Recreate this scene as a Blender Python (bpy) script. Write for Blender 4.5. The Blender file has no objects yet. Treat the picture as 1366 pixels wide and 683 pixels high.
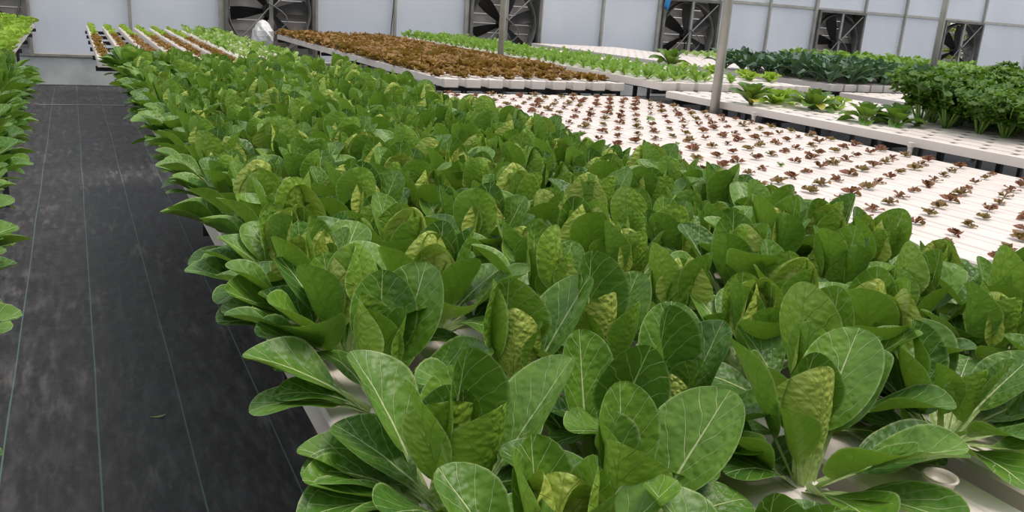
import bpy, math, random
import numpy as np
from mathutils import Matrix, Vector, Euler

SC = bpy.context.scene
C = SC.collection
R = math.radians
PI = math.pi

# ------------------------------------------------------------------ camera
FPX, PITCH, ROLL, YAW = 1134.0, R(16.15), R(3.90), R(27.47)
CAM = Vector((0.0, 0.0, 1.5))
cy, sy = math.cos(YAW), math.sin(YAW)
F0, R0, U0 = Vector((sy, cy, 0)), Vector((cy, -sy, 0)), Vector((0, 0, 1))
CF = F0 * math.cos(PITCH) - U0 * math.sin(PITCH)
CU = F0 * math.sin(PITCH) + U0 * math.cos(PITCH)
CR = R0 * math.cos(ROLL) + CU * math.sin(ROLL)
CU = -R0 * math.sin(ROLL) + CU * math.cos(ROLL)
cam = bpy.data.cameras.new('camera')
camo = bpy.data.objects.new('camera', cam)
C.objects.link(camo)
M = Matrix((CR, CU, -CF)).transposed().to_4x4()
M.translation = CAM
camo.matrix_world = M
cam.sensor_fit = 'HORIZONTAL'
cam.sensor_width = 36.0
cam.lens = 36.0 * FPX / 1366.0
cam.clip_start = 0.05
cam.clip_end = 200
SC.camera = camo

# ------------------------------------------------------------------ light
world = bpy.data.worlds.new('world')
SC.world = world
world.use_nodes = True
bg = world.node_tree.nodes['Background']
bg.inputs[0].default_value = (0.93, 0.96, 1.0, 1)
bg.inputs[1].default_value = 0.95
sun = bpy.data.lights.new('sun', 'SUN')
sun.energy = 2.5
sun.angle = R(28)
sun.color = (1.0, 0.90, 0.82)
suno = bpy.data.objects.new('sun', sun)
suno.rotation_euler = Vector((-0.40, 0.12, -1.0)).to_track_quat('-Z', 'Y').to_euler()
C.objects.link(suno)
vs = SC.view_settings
vs.view_transform = 'Standard'
vs.look = 'None'
vs.exposure = 0.0
vs.gamma = 1.0
vs.use_curve_mapping = False


# ------------------------------------------------------------------ helpers
def seen(p, m=120):
    d = Vector(p) - CAM
    z = d.dot(CF)
    if z < 0.1:
        return False
    x = 683 + FPX * d.dot(CR) / z
    y = 341.5 - FPX * d.dot(CU) / z
    return -m < x < 1366 + m and -m < y < 683 + m


def lin(r, g, b):
    f = lambda c: c / 12.92 if c <= 0.04045 else ((c + 0.055) / 1.055) ** 2.4
    return (f(r / 255), f(g / 255), f(b / 255), 1)


def mesh(name, V, F, mats, uv=None, smooth=True, mi=None, rim=None):
    me = bpy.data.meshes.new(name)
    me.from_pydata([tuple(v) for v in V], [], F)
    for m in (mats if isinstance(mats, (list, tuple)) else [mats]):
        me.materials.append(m)
    if uv is not None:
        ul = me.uv_layers.new(name='UVMap')
        li = np.zeros(len(me.loops), dtype=np.int32)
        me.loops.foreach_get('vertex_index', li)
        ul.data.foreach_set('uv', np.asarray(uv, dtype=np.float32)[li].ravel())
    if rim is not None:
        ul = me.uv_layers.new(name='Rim')
        ul.data.foreach_set('uv', np.stack([np.asarray(rim, dtype=np.float32)[li], np.zeros(len(li), dtype=np.float32)], 1).ravel())
    if mi is not None:
        me.polygons.foreach_set('material_index', mi)
    me.polygons.foreach_set('use_smooth', [smooth] * len(me.polygons))
    me.update()
    return me


def link(name, data, parent=None, loc=(0, 0, 0), rot=None, scale=None):
    o = bpy.data.objects.new(name, data)
    C.objects.link(o)
    o.location = loc
    if rot is not None:
        o.rotation_euler = rot
    if scale is not None:
        o.scale = scale if hasattr(scale, '__len__') else (scale,) * 3
    if parent is not None:
        o.parent = parent
    return o


def tag(o, label, cat, group=None, kind=None):
    o['label'] = label
    o['category'] = cat
    if group:
        o['group'] = group
    if kind:
        o['kind'] = kind
    return o


def copy_tree(o, loc, rotz=0, scale=1.0, parent=None):
    c = o.copy()
    C.objects.link(c)
    c.location = loc
    c.rotation_euler = (0, 0, rotz)
    c.scale = (scale,) * 3
    for ch in o.children:
        d = ch.copy()
        C.objects.link(d)
        d.parent = c
        for g in ch.children:
            e = g.copy()
            C.objects.link(e)
            e.parent = d
    return c


class MB:
    """collects boxes, tubes and so on for one mesh"""
    def __init__(self):
        self.V, self.F = [], []

    def add(self, V, F):
        n = len(self.V)
        self.V += [tuple(v) for v in V]
        self.F += [tuple(i + n for i in f) for f in F]
        return self

    def box(self, x0, x1, y0, y1, z0, z1, bev=0.0):
        if bev <= 0:
            V = [(x, y, z) for x in (x0, x1) for y in (y0, y1) for z in (z0, z1)]
            F = [(0, 1, 3, 2), (4, 6, 7, 5), (0, 4, 5, 1), (2, 3, 7, 6), (0, 2, 6, 4), (1, 5, 7, 3)]
            return self.add(V, F)
        import bmesh
        bm = bmesh.new()
        bmesh.ops.create_cube(bm, size=1)
        for v in bm.verts:
            v.co = ((x0 + x1) / 2 + v.co.x * (x1 - x0), (y0 + y1) / 2 + v.co.y * (y1 - y0), (z0 + z1) / 2 + v.co.z * (z1 - z0))
        bmesh.ops.bevel(bm, geom=bm.edges[:], offset=bev, segments=1, affect='EDGES')
        bm.verts.index_update()
        V = [v.co[:] for v in bm.verts]
        F = [tuple(v.index for v in f.verts) for f in bm.faces]
        bm.free()
        return self.add(V, F)

    def tube(self, pts, r, n=10, caps=True):
        pts = [Vector(p) for p in pts]
        rs = r if hasattr(r, '__len__') else [r] * len(pts)
        V, F = [], []
        for i, p in enumerate(pts):
            d = (pts[min(i + 1, len(pts) - 1)] - pts[max(i - 1, 0)]).normalized()
            a = d.cross(Vector((0, 0, 1)) if abs(d.z) < 0.9 else Vector((1, 0, 0))).normalized()
            b = d.cross(a)
            for k in range(n):
                t = 2 * PI * k / n
                V.append(p + (a * math.cos(t) + b * math.sin(t)) * rs[i])
        for i in range(len(pts) - 1):
            for k in range(n):
                k2 = (k + 1) % n
                F.append((i * n + k, i * n + k2, (i + 1) * n + k2, (i + 1) * n + k))
        if caps:
            F.append(tuple(range(n - 1, -1, -1)))
            F.append(tuple((len(pts) - 1) * n + k for k in range(n)))
        return self.add(V, F)

    def build(self, name, mat, parent=None, loc=(0, 0, 0), smooth=False, rot=None):
        return link(name, mesh(name, self.V, self.F, mat, smooth=smooth), parent, loc, rot)


# ------------------------------------------------------------------ materials
class NT:
    def __init__(self, name):
        self.m = bpy.data.materials.new(name)
        self.m.use_nodes = True
        self.t = self.m.node_tree
        self.t.nodes.clear()
        self.out = self.n('ShaderNodeOutputMaterial')

    def n(self, kind, **kw):
        nd = self.t.nodes.new(kind)
        for k, v in kw.items():
            setattr(nd, k, v)
        return nd

    def l(self, a, b):
        self.t.links.new(a, b)

    def set(self, sock, v):
        if isinstance(v, bpy.types.NodeSocket):
            self.l(v, sock)
        else:
            sock.default_value = v

    def math(self, op, a, b=0.0, c=None, clamp=False):
        nd = self.n('ShaderNodeMath', operation=op, use_clamp=clamp)
        self.set(nd.inputs[0], a)
        self.set(nd.inputs[1], b)
        if c is not None:
            self.set(nd.inputs[2], c)
        return nd.outputs[0]

    def mix(self, f, a, b):
        nd = self.n('ShaderNodeMix', data_type='RGBA')
        self.set(nd.inputs[0], f)
        self.set(nd.inputs[6], a)
        self.set(nd.inputs[7], b)
        return nd.outputs[2]

    def ramp(self, v, a, b):
        nd = self.n('ShaderNodeMapRange', interpolation_type='SMOOTHSTEP')
        self.set(nd.inputs[0], v)
        nd.inputs[1].default_value = a
        nd.inputs[2].default_value = b
        return nd.outputs[0]

    def noise(self, scale, vec=None, detail=2.0, rough=0.5):
        nd = self.n('ShaderNodeTexNoise')
        nd.inputs['Scale'].default_value = scale
        nd.inputs['Detail'].default_value = detail
        nd.inputs['Roughness'].default_value = rough
        if vec is not None:
            self.l(vec, nd.inputs['Vector'])
        return nd.outputs['Fac']

    def coord(self, which='Object', scale=None):
        tc = self.n('ShaderNodeTexCoord')
        v = tc.outputs[which]
        if scale is not None:
            mp = self.n('ShaderNodeMapping')
            mp.inputs['Scale'].default_value = scale
            self.l(v, mp.inputs['Vector'])
            v = mp.outputs[0]
        return v

    def bump(self, h, strength, dist):
        b = self.n('ShaderNodeBump')
        b.inputs['Strength'].default_value = strength
        b.inputs['Distance'].default_value = dist
        self.l(h, b.inputs['Height'])
        return b.outputs[0]

    def bsdf(self, col, rough=0.5, normal=None, metal=0.0, spec=0.5):
        p = self.n('ShaderNodeBsdfPrincipled')
        self.set(p.inputs['Base Color'], col)
        self.set(p.inputs['Roughness'], rough)
        self.set(p.inputs['Metallic'], metal)
        p.inputs['Specular IOR Level'].default_value = spec
        if normal is not None:
            self.l(normal, p.inputs['Normal'])
        return p.outputs[0]

    def finish(self, sh):
        self.l(sh, self.out.inputs[0])
        return self.m


def translucent(n, sh, col, f):
    t = n.n('ShaderNodeBsdfTranslucent')
    n.set(t.inputs[0], col)
    mx = n.n('ShaderNodeMixShader')
    mx.inputs[0].default_value = f
    n.l(sh, mx.inputs[1])
    n.l(t.outputs[0], mx.inputs[2])
    return mx.outputs[0]


def leaf_mat(name, dark, light, back, vein, veinamt=1.0, pucker=0.3, rough=0.42, trans=0.17, petiole=None, pv=0.34, nlat=6.5, spec=0.45):
    """a leaf by its own length (V) and breadth (U): pale midrib, side veins, puckers; the underside paler"""
    n = NT(name)
    uv = n.n('ShaderNodeUVMap').outputs[0]
    sep = n.n('ShaderNodeSeparateXYZ')
    n.l(uv, sep.inputs[0])
    u, v = sep.outputs[0], sep.outputs[1]
    su = n.math('SUBTRACT', u, 0.5)
    a = n.math('ABSOLUTE', su)
    rnd = n.n('ShaderNodeObjectInfo').outputs['Random']
    off = n.n('ShaderNodeVectorMath', operation='ADD')
    n.l(uv, off.inputs[0])
    n.l(rnd, off.inputs[1])
    nz = n.noise(5.0, off.outputs[0], 3.0)
    f = n.math('ADD', n.math('MULTIPLY', rnd, 0.55), n.math('MULTIPLY', n.ramp(nz, 0.3, 0.7), 0.5), clamp=True)
    col = n.mix(f, dark, light)
    # side veins sweep from the midrib to the margin
    side = n.math('MULTIPLY', n.math('SIGN', su), 0.22)
    q = n.math('SUBTRACT', n.math('MULTIPLY', v, nlat), n.math('MULTIPLY', n.math('POWER', a, 0.85), nlat * 1.25))
    q = n.math('ADD', q, side)
    q = n.math('ADD', q, n.math('MULTIPLY', n.noise(9.0, off.outputs[0], 1.0), 0.55))
    fr = n.math('ABSOLUTE', n.math('SUBTRACT', n.math('FRACT', q), 0.5))
    lat = n.ramp(fr, 0.045, 0.012)
    lat = n.math('MULTIPLY', lat, n.ramp(a, 0.36, 0.02))
    lat = n.math('MULTIPLY', lat, n.ramp(v, pv + 0.03, pv + 0.12))
    midw = n.math('MULTIPLY', n.math('SUBTRACT', 1.12, v), 0.022)
    mid = n.ramp(n.math('DIVIDE', a, midw), 1.0, 0.45)
    vn = n.math('MAXIMUM', n.math('MULTIPLY', lat, 0.85), mid)
    vor = n.n('ShaderNodeTexVoronoi', feature='SMOOTH_F1')
    vor.inputs['Scale'].default_value = 24.0
    n.l(off.outputs[0], vor.inputs['Vector'])
    net = vor.outputs['Distance']
    bf = n.n('ShaderNodeNewGeometry').outputs['Backfacing']
    bcol = n.mix(n.math('MULTIPLY', n.ramp(net, 0.1, 0.6), 0.5), back, light)
    col = n.mix(n.math('MULTIPLY', vn, veinamt), col, vein)
    rimn = n.n('ShaderNodeUVMap', uv_map='Rim').outputs[0]
    rs = n.n('ShaderNodeSeparateXYZ')
    n.l(rimn, rs.inputs[0])
    col = n.mix(bf, col, bcol)
    col = n.mix(n.math('MULTIPLY', n.ramp(rs.outputs[0], 0.93, 1.0), 0.4), col, vein)
    if petiole is not None:
        col = n.mix(n.ramp(v, pv + 0.04, pv - 0.06), col, petiole)
    h = n.math('ADD', n.math('MULTIPLY', net, pucker), n.math('MULTIPLY', vn, -0.5))
    h = n.math('ADD', h, n.math('MULTIPLY', n.noise(14.0, off.outputs[0], 2.0), pucker * 0.8))
    sh = n.bsdf(col, rough, n.bump(h, 0.75, 0.007), spec=spec)
    tcol = n.mix(0.5, col, (0.25, 0.45, 0.03, 1))
    return n.finish(translucent(n, sh, tcol, trans))


def plain(name, col, rough=0.5, metal=0.0, var=0.0, vscale=6.0, bump=0.0, spec=0.5, col2=None, rand=0.0, trans=0.0):
    n = NT(name)
    c = col
    if var > 0 or col2 is not None:
        c2 = col2 or tuple(x * (1 - var) for x in col[:3]) + (1,)
        c = n.mix(n.ramp(n.noise(vscale, n.coord(), 4.0), 0.35, 0.7), col, c2)
    if rand > 0:
        rnd = n.n('ShaderNodeObjectInfo').outputs['Random']
        hs = n.n('ShaderNodeHueSaturation')
        n.set(hs.inputs['Value'], n.math('ADD', n.math('MULTIPLY', rnd, rand), 1 - rand / 2))
        n.set(hs.inputs['Color'], c)
        c = hs.outputs[0]
    nm = n.bump(n.noise(vscale * 5, n.coord(), 3.0), bump, 0.01) if bump > 0 else None
    sh = n.bsdf(c, rough, nm, metal, spec)
    if trans > 0:
        sh = translucent(n, sh, c, trans)
    return n.finish(sh)


M_PAK = leaf_mat('pak_choi_leaf', lin(64, 108, 26), lin(114, 154, 52), lin(128, 164, 56), lin(206, 222, 160), 0.85, 0.45,
                 petiole=lin(176, 198, 130))
M_PAKD = leaf_mat('pak_choi_leaf_dark', lin(46, 90, 26), lin(90, 132, 44), lin(116, 154, 54), lin(198, 216, 150), 0.85, 0.5,
                  petiole=lin(176, 198, 130))
M_PAKY = leaf_mat('pak_choi_leaf_light', lin(84, 126, 32), lin(126, 162, 56), lin(140, 172, 60), lin(206, 222, 160), 0.8, 0.7,
                  petiole=lin(176, 198, 130))
M_HEART = leaf_mat('pak_choi_heart', lin(142, 170, 58), lin(176, 192, 94), lin(170, 188, 84), lin(190, 205, 110), 0.35, 0.85,
                   petiole=lin(186, 205, 130), rough=0.4)
M_BROWN = leaf_mat('brown_lettuce_leaf', lin(116, 76, 34), lin(178, 134, 72), lin(170, 122, 62), lin(160, 140, 76), 0.3, 1.0, trans=0.15, pv=0.0)
M_LIME = leaf_mat('lime_lettuce_leaf', lin(128, 172, 38), lin(178, 206, 72), lin(168, 200, 78), lin(200, 220, 130), 0.4, 0.8, trans=0.3, pv=0.0)
M_GREEN = leaf_mat('green_lettuce_leaf', lin(90, 142, 40), lin(142, 180, 72), lin(140, 180, 76), lin(190, 214, 130), 0.5, 0.5, trans=0.28, pv=0.0)
M_PALE = leaf_mat('pale_lettuce_leaf', lin(140, 180, 84), lin(196, 218, 146), lin(170, 200, 110), lin(220, 232, 180), 0.5, 0.5, trans=0.3, pv=0.0, rough=0.3)
M_RED = leaf_mat('red_seedling_leaf', lin(124, 58, 54), lin(168, 106, 88), lin(140, 84, 66), lin(150, 110, 80), 0.3, 0.6, trans=0.15, pv=0.0)
M_OLIVE = leaf_mat('olive_seedling_leaf', lin(128, 92, 62), lin(172, 136, 98), lin(150, 124, 80), lin(160, 140, 100), 0.3, 0.6, trans=0.15, pv=0.0)
M_SGREEN = leaf_mat('green_seedling_leaf', lin(112, 140, 76), lin(160, 176, 120), lin(150, 170, 110), lin(180, 190, 150), 0.3, 0.4, trans=0.15, pv=0.0)
M_KALE = leaf_mat('kale_leaf', lin(28, 62, 40), lin(66, 104, 74), lin(92, 126, 94), lin(130, 160, 120), 0.6, 1.1, trans=0.08, petiole=lin(120, 150, 100), pv=0.2)
M_CEL = leaf_mat('celery_leaf', lin(52, 94, 20), lin(100, 140, 38), lin(104, 146, 48), lin(130, 170, 70), 0.2, 0.6, trans=0.2, pv=0.0)
M_CELL = leaf_mat('parsley_leaf', lin(92, 140, 42), lin(136, 172, 66), lin(130, 168, 66), lin(150, 190, 80), 0.2, 0.6, trans=0.25, pv=0.0)
M_ROM = leaf_mat('cos_leaf', lin(44, 84, 22), lin(92, 128, 42), lin(122, 152, 60), lin(180, 200, 120), 0.6, 0.5, pv=0.1)
M_YEL = leaf_mat('yellowed_leaf', lin(196, 180, 52), lin(170, 176, 70), lin(190, 176, 70), lin(214, 200, 120), 0.4, 0.5, pv=0.1)
M_STALK = plain('celery_stalk', lin(122, 164, 70), 0.4, var=0.3)

M_PVC = plain('white_channel_plastic', lin(234, 224, 217), 0.35, var=0.06, vscale=3.0, rand=0.05)
M_PVCOLD = plain('white_channel_end_plastic', lin(222, 215, 209), 0.4, var=0.08, vscale=9.0)
M_STEEL = plain('galvanised_steel', lin(150, 150, 146), 0.42, metal=0.55, var=0.25, vscale=4.0)
M_POST = plain('painted_post_steel', lin(176, 174, 166), 0.45, metal=0.3, var=0.2, vscale=5.0)
M_DARK = plain('dark_steel', lin(66, 66, 68), 0.5, metal=0.4, var=0.3)
M_BLADE = plain('fan_blade_metal', lin(52, 50, 50), 0.45, metal=0.5, var=0.3, vscale=3.0)
M_SLAT = plain('fan_shutter_metal', lin(176, 168, 162), 0.5, var=0.25, vscale=5.0, rand=0.3)
M_HOUSING = plain('fan_housing_metal', lin(120, 120, 116), 0.5, metal=0.4, var=0.3)
M_MOTOR = plain('fan_motor_paint', lin(150, 146, 140), 0.4, var=0.4, vscale=9.0)
M_BAG = plain('white_plastic_bag', lin(236, 236, 234), 0.3, bump=0.8, vscale=8.0)
M_BLUE = plain('blue_plastic', lin(40, 140, 210), 0.5, var=0.2)
M_BLACK = plain('black_rubber', lin(30, 30, 32), 0.5)
M_CONC = plain('curb_concrete', lin(214, 217, 217), 0.85, col2=lin(188, 192, 192), vscale=3.0, bump=0.3)
M_SHRUB = plain('shrub_leaf', lin(150, 160, 60), 0.6, col2=lin(84, 110, 36), vscale=9.0, trans=0.2)
M_EARTH = plain('bare_earth', lin(104, 92, 72), 0.9, var=0.3, vscale=2.0)
M_SHADE_WALL = plain('shade_wall_grey', lin(96, 92, 88), 0.8, var=0.3, vscale=2.0)  # dark grey for the added, unseen wall that dims the near end


def panel_mat():
    n = NT('polycarbonate_panel')
    v = n.coord('Object', (1, 1, 1))
    sep = n.n('ShaderNodeSeparateXYZ')
    n.l(v, sep.inputs[0])
    flute = n.math('SINE', n.math('MULTIPLY', sep.outputs[0], 2 * PI / 0.03))
    c = n.mix(n.ramp(n.noise(1.3, v, 3.0), 0.3, 0.75), lin(238, 241, 246), lin(226, 230, 236))
    c = n.mix(n.math('MULTIPLY', n.math('ADD', flute, 1.0), 0.02), c, lin(150, 155, 165))
    sh = n.bsdf(c, 0.35, n.bump(flute, 0.15, 0.002))
    return n.finish(translucent(n, sh, lin(240, 243, 250), 0.45))


M_PANEL = panel_mat()


def fabric_mat():
    n = NT('woven_ground_cover')
    v = n.coord('Object')
    sep = n.n('ShaderNodeSeparateXYZ')
    n.l(v, sep.inputs[0])
    x, y = sep.outputs[0], sep.outputs[1]
    st = n.noise(11.0, n.coord('Object', (1.8, 0.36, 1)), 6.0, 0.7)
    sp = n.noise(30.0, n.coord('Object', (1.0, 0.35, 1)), 3.0)
    col = n.mix(n.ramp(st, 0.38, 0.72), lin(38, 38, 40), lin(72, 72, 74))
    dust = n.noise(22.0, n.coord('Object', (1.0, 0.16, 1)), 4.0, 0.6)
    patch = n.noise(2.2, n.coord('Object', (1.0, 0.5, 1)), 2.0)
    col = n.mix(n.math('MULTIPLY', n.math('MULTIPLY', n.ramp(dust, 0.48, 0.72), n.ramp(patch, 0.4, 0.65)), 0.55), col, lin(124, 122, 120))
    col = n.mix(n.math('MULTIPLY', n.ramp(sp, 0.5, 0.75), 0.2), col, lin(112, 112, 112))
    # marker threads woven in every 0.28 m along the rows
    wob = n.math('MULTIPLY', n.noise(0.6, v, 1.0), 0.02)
    q = n.math('DIVIDE', n.math('ADD', n.math('ADD', x, wob), 0.288), 0.2815)
    d = n.math('MULTIPLY', n.math('ABSOLUTE', n.math('SUBTRACT', q, n.math('ROUND', q))), 0.2815)
    th = n.ramp(d, 0.0036, 0.0016)
    th = n.math('MULTIPLY', th, n.math('ADD', 0.35, n.math('MULTIPLY', n.noise(3.0, n.coord('Object', (1, 0.3, 1)), 1.0), 0.7)))
    col = n.mix(th, col, lin(98, 128, 118))
    weave = n.math('MULTIPLY', n.math('SINE', n.math('MULTIPLY', x, 1600.0)), n.math('SINE', n.math('MULTIPLY', y, 1600.0)))
    h = n.math('ADD', n.math('MULTIPLY', n.noise(9.0, v, 3.0), 1.0), n.math('MULTIPLY', weave, 0.02))
    return n.finish(n.bsdf(col, n.math('ADD', 0.38, n.math('MULTIPLY', st, 0.35)), n.bump(h, 0.35, 0.02), spec=0.5))


M_FABRIC = fabric_mat()

# ------------------------------------------------------------------ setting
WY = 14.25
fl = link('floor', mesh('floor', [(-4, -2, 0), (24, -2, 0), (24, WY, 0), (-4, WY, 0)], [(0, 1, 2, 3)], M_FABRIC))
fl['kind'] = 'structure'
MB().box(-0.45, 0.6, 11.93, 11.975, 0.001, 0.006).build('fabric_seam', plain('fabric_fold', lin(128, 128, 130), 0.6), fl)

wall = link('wall_back', None)
wall['kind'] = 'structure'
FANS = [-1.28, 2.80, 6.92, 11.02, 15.13, 19.20]
FH = 0.70
PURLIN = 1.94
MB().box(-4, 24, WY - 0.02, WY + 0.2, 0, 0.41, 0.012).build('curb', M_CONC, wall)
MB().box(-4, 24, WY - 0.05, WY + 0.05, 0.41, 0.455, 0.006).build('sill_rail', M_POST, wall)
MB().box(-4, 24, WY - 0.03, WY + 0.03, PURLIN - 0.02, PURLIN + 0.03).build('purlin', M_POST, wall)
MB().box(-4, 24, WY - 0.03, WY + 0.03, 3.55, 3.6).build('purlin', M_POST, wall)
edges = [-4.0]
for fx in FANS:
    edges += [fx - FH, fx + FH]
edges.append(24.0)
posts = []
for i in range(0, len(edges), 2):
    a, b = edges[i], edges[i + 1]
    m = (a + b) / 2
    segs = [(a, m), (m, b)]
    posts.append((m, 0.045))
    for s, e in segs:
        MB().box(s + 0.02, e - 0.02, WY + 0.0, WY + 0.016, 0.455, PURLIN - 0.02).build('panel', M_PANEL, wall)
        MB().box(s + 0.02, e - 0.02, WY + 0.0, WY + 0.016, PURLIN + 0.03, 3.55).build('panel', M_PANEL, wall)
for fx in FANS:
    MB().box(fx - FH, fx + FH, WY + 0.0, WY + 0.016, PURLIN + 0.03, 3.55).build('panel', M_PANEL, wall)
    MB().box(fx - FH, fx + FH, WY + 0.0, WY + 0.016, 0.455, 0.53).build('panel', M_PANEL, wall)
    posts += [(fx - FH - 0.05, 0.07), (fx + FH + 0.03, 0.045)]
for x, w in posts:
    MB().box(x - w / 2, x + w / 2, WY - 0.07, WY + 0.0, 0.41, 3.6, 0.005).build('post', M_POST, wall)

# unseen wall added behind the camera to keep light off the near plants
wf = MB().box(-4, 12, -2.3, -2.1, 0, 4.2).build('added_shade_wall', M_SHADE_WALL)
wf['kind'] = 'structure'

gr = link('ground', mesh('ground', [(-20, WY + 0.2, -0.02), (60, WY + 0.2, -0.02), (60, 50, -0.02), (-20, 50, -0.02)], [(0, 1, 2, 3)], M_EARTH))
gr['kind'] = 'structure'


# ------------------------------------------------------------------ wall fans
def blade_mesh():
    V, F = [], []
    n = 7
    for i in range(n):
        t = i / (n - 1)
        r = 0.10 + 0.50 * t
        ch = 0.10 + 0.13 * math.sin(min(1, t * 1.25) * PI / 2)
        tw = R(48 - 22 * t)
        for k in range(4):
            s = (k / 3 - 0.5) * ch
            cam_ = 0.012 * (1 - (2 * k / 3 - 1) ** 2)
            V.append((r, s * math.sin(tw) + cam_, s * math.cos(tw)))
    for i in range(n - 1):
        for k in range(3):
            F.append((i * 4 + k, i * 4 + k + 1, i * 4 + k + 5, i * 4 + k + 4))
    m = len(V)
    V += [(x, y + 0.004, z) for x, y, z in V]
    F += [tuple(m + i for i in reversed(f)) for f in F]
    return mesh('fan_blade', V, F, M_BLADE)


BLADE = blade_mesh()
SLAT_MB = MB().box(-0.645, 0.645, -0.003, 0.003, -0.085, 0.085)
SLAT = mesh('shutter_slat', SLAT_MB.V, SLAT_MB.F, M_SLAT, smooth=False)
FAN_LABEL = ['dark exhaust fan cut off by the frame beside the lime lettuce bed',
             'exhaust fan with a white plastic bag tied round its motor',
             'exhaust fan standing behind the second grey steel pole',
             'exhaust fan with a blue sheet hanging on its left post',
             'dark shadowed exhaust fan in the wall behind the kale',
             'exhaust fan with open shutter showing yellow-green leaves outside']


def fan(i, fx, phase, opening):
    t = link('exhaust_fan', None, None, (fx, WY, 0.53 + FH))
    tag(t, FAN_LABEL[i], 'fan', 'exhaust fans in the end wall')
    b = MB()
    for s in (-1, 1):
        x0, x1 = sorted((s * 0.70, s * 0.65))
        b.box(x0, x1, -0.12, 0.28, -0.70, 0.70)
        z0, z1 = sorted((s * 0.70, s * 0.65))
        b.box(-0.65, 0.65, -0.12, 0.28, z0, z1)
    b.build('housing', M_HOUSING, t)
    V, F = [], []
    n = 40
    for k in range(n):
        a = 2 * PI * k / n
        for r, y in ((0.645, -0.04), (0.62, 0.0), (0.62, 0.12), (0.648, 0.12), (0.648, -0.04)):
            V.append((r * math.cos(a), y, r * math.sin(a)))
    for k in range(n):
        for j in range(5):
            F.append((k * 5 + j, k * 5 + (j + 1) % 5, ((k + 1) % n) * 5 + (j + 1) % 5, ((k + 1) % n) * 5 + j))
    link('venturi_ring', mesh('venturi_ring', V, F, M_HOUSING), t)
    for k in range(8):
        z = -0.57 + k * 0.163
        link('slat', SLAT, t, (0, 0.23, z), (R(-opening), 0, 0))
    for k in range(6):
        link('blade', BLADE, t, (0, 0.04, 0), (0, -(phase + k * PI / 3), 0))
    MB().tube([(0, -0.03, 0), (0, 0.10, 0)], 0.115, 18).build('hub', M_BLADE, t, smooth=False)
    mt = MB().tube([(-0.14, -0.22, -0.42), (-0.14, -0.20, -0.42), (-0.14, 0.0, -0.42), (-0.14, 0.02, -0.42)], [0.06, 0.10, 0.10, 0.06], 16).build('motor', M_MOTOR, t)
    MB().box(-0.19, -0.09, -0.17, -0.05, -0.33, -0.30).build('terminal_box', M_DARK, mt)
    MB().box(-0.03, 0.03, -0.11, -0.07, -0.66, 0.66).build('support_bar', M_STEEL, t)
    MB().tube([(0.02, -0.09, 0.05), (0.63, -0.09, 0.62)], 0.014, 6).build('brace', M_STEEL, t)
    MB().tube([(-0.02, -0.09, 0.05), (-0.63, -0.09, -0.62)], 0.011, 6).build('brace', M_STEEL, t)
    cab = [(-0.05 + 0.3 * math.sin(s * PI), -0.13, 0.12 - 0.5 * s) for s in [k / 8 for k in range(9)]]
    MB().tube(cab, 0.010, 6).build('power_cable', M_HOUSING, t)
    if i in (1, 2):
        rng = random.Random(5 + i)
        V, F = [], []
        n, m = 16, 10
        sx, sz = (0.17, 0.24) if i == 1 else (0.12, 0.14)
        for a in range(m + 1):
            th = PI * a / m
            for k in range(n):
                ph = 2 * PI * k / n
                rr = 1 + rng.uniform(-0.12, 0.12)
                x = math.sin(th) * math.cos(ph) * rr
                z = math.cos(th)
                V.append((-0.14 + sx * x * (0.8 + 0.35 * (0.5 - 0.5 * z)), -0.14 + 0.19 * math.sin(th) * math.sin(ph) * rr, -0.38 + sz * z))
        for a in range(m):
            for k in range(n):
                F.append((a * n + k, a * n + (k + 1) % n, (a + 1) * n + (k + 1) % n, (a + 1) * n + k))
        link('motor_bag', mesh('motor_bag', V, F, M_BAG, smooth=False), t)['label'] = 'white crumpled plastic bag tied over the motor'
    return t


for i, (fx, ph, op) in enumerate(zip(FANS, (0.3, 0.12, 0.30, 0.55, 0.9, 0.4), (24, 24, 24, 26, 24, 66))):
    fan(i, fx, ph, op)

# blue sheet on the third visible fan's post
V, F = [], []
for i in range(9):
    for k in range(4):
        z = 2.35 - 0.075 * i
        V.append((10.30 + 0.05 * k * (1.0 - 0.04 * i) + 0.012 * math.sin(i * 1.3), WY - 0.15 - 0.02 * math.sin(k * 1.7 + i * 0.6), z - (0.03 * k if i == 8 else 0)))
for i in range(8):
    for k in range(3):
        F.append((i * 4 + k, i * 4 + k + 1, i * 4 + k + 5, i * 4 + k + 4))
o = link('blue_sheet', mesh('blue_sheet', V, F, M_BLUE))
o.modifiers.new('thick', 'SOLIDIFY').thickness = 0.004
tag(o, 'bright blue plastic sheet hanging on the post of a wall fan', 'sheet')
# black cable on the post between the first two whole fans
o = MB().tube([(4.80 + 0.02 * math.sin(z * 5), WY - 0.085, z) for z in [0.5 + 0.15 * k for k in range(18)]], 0.008, 6).build('wall_cable', M_BLACK)
tag(o, 'thin black cable running down a post behind the brown lettuce', 'cable')

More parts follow.
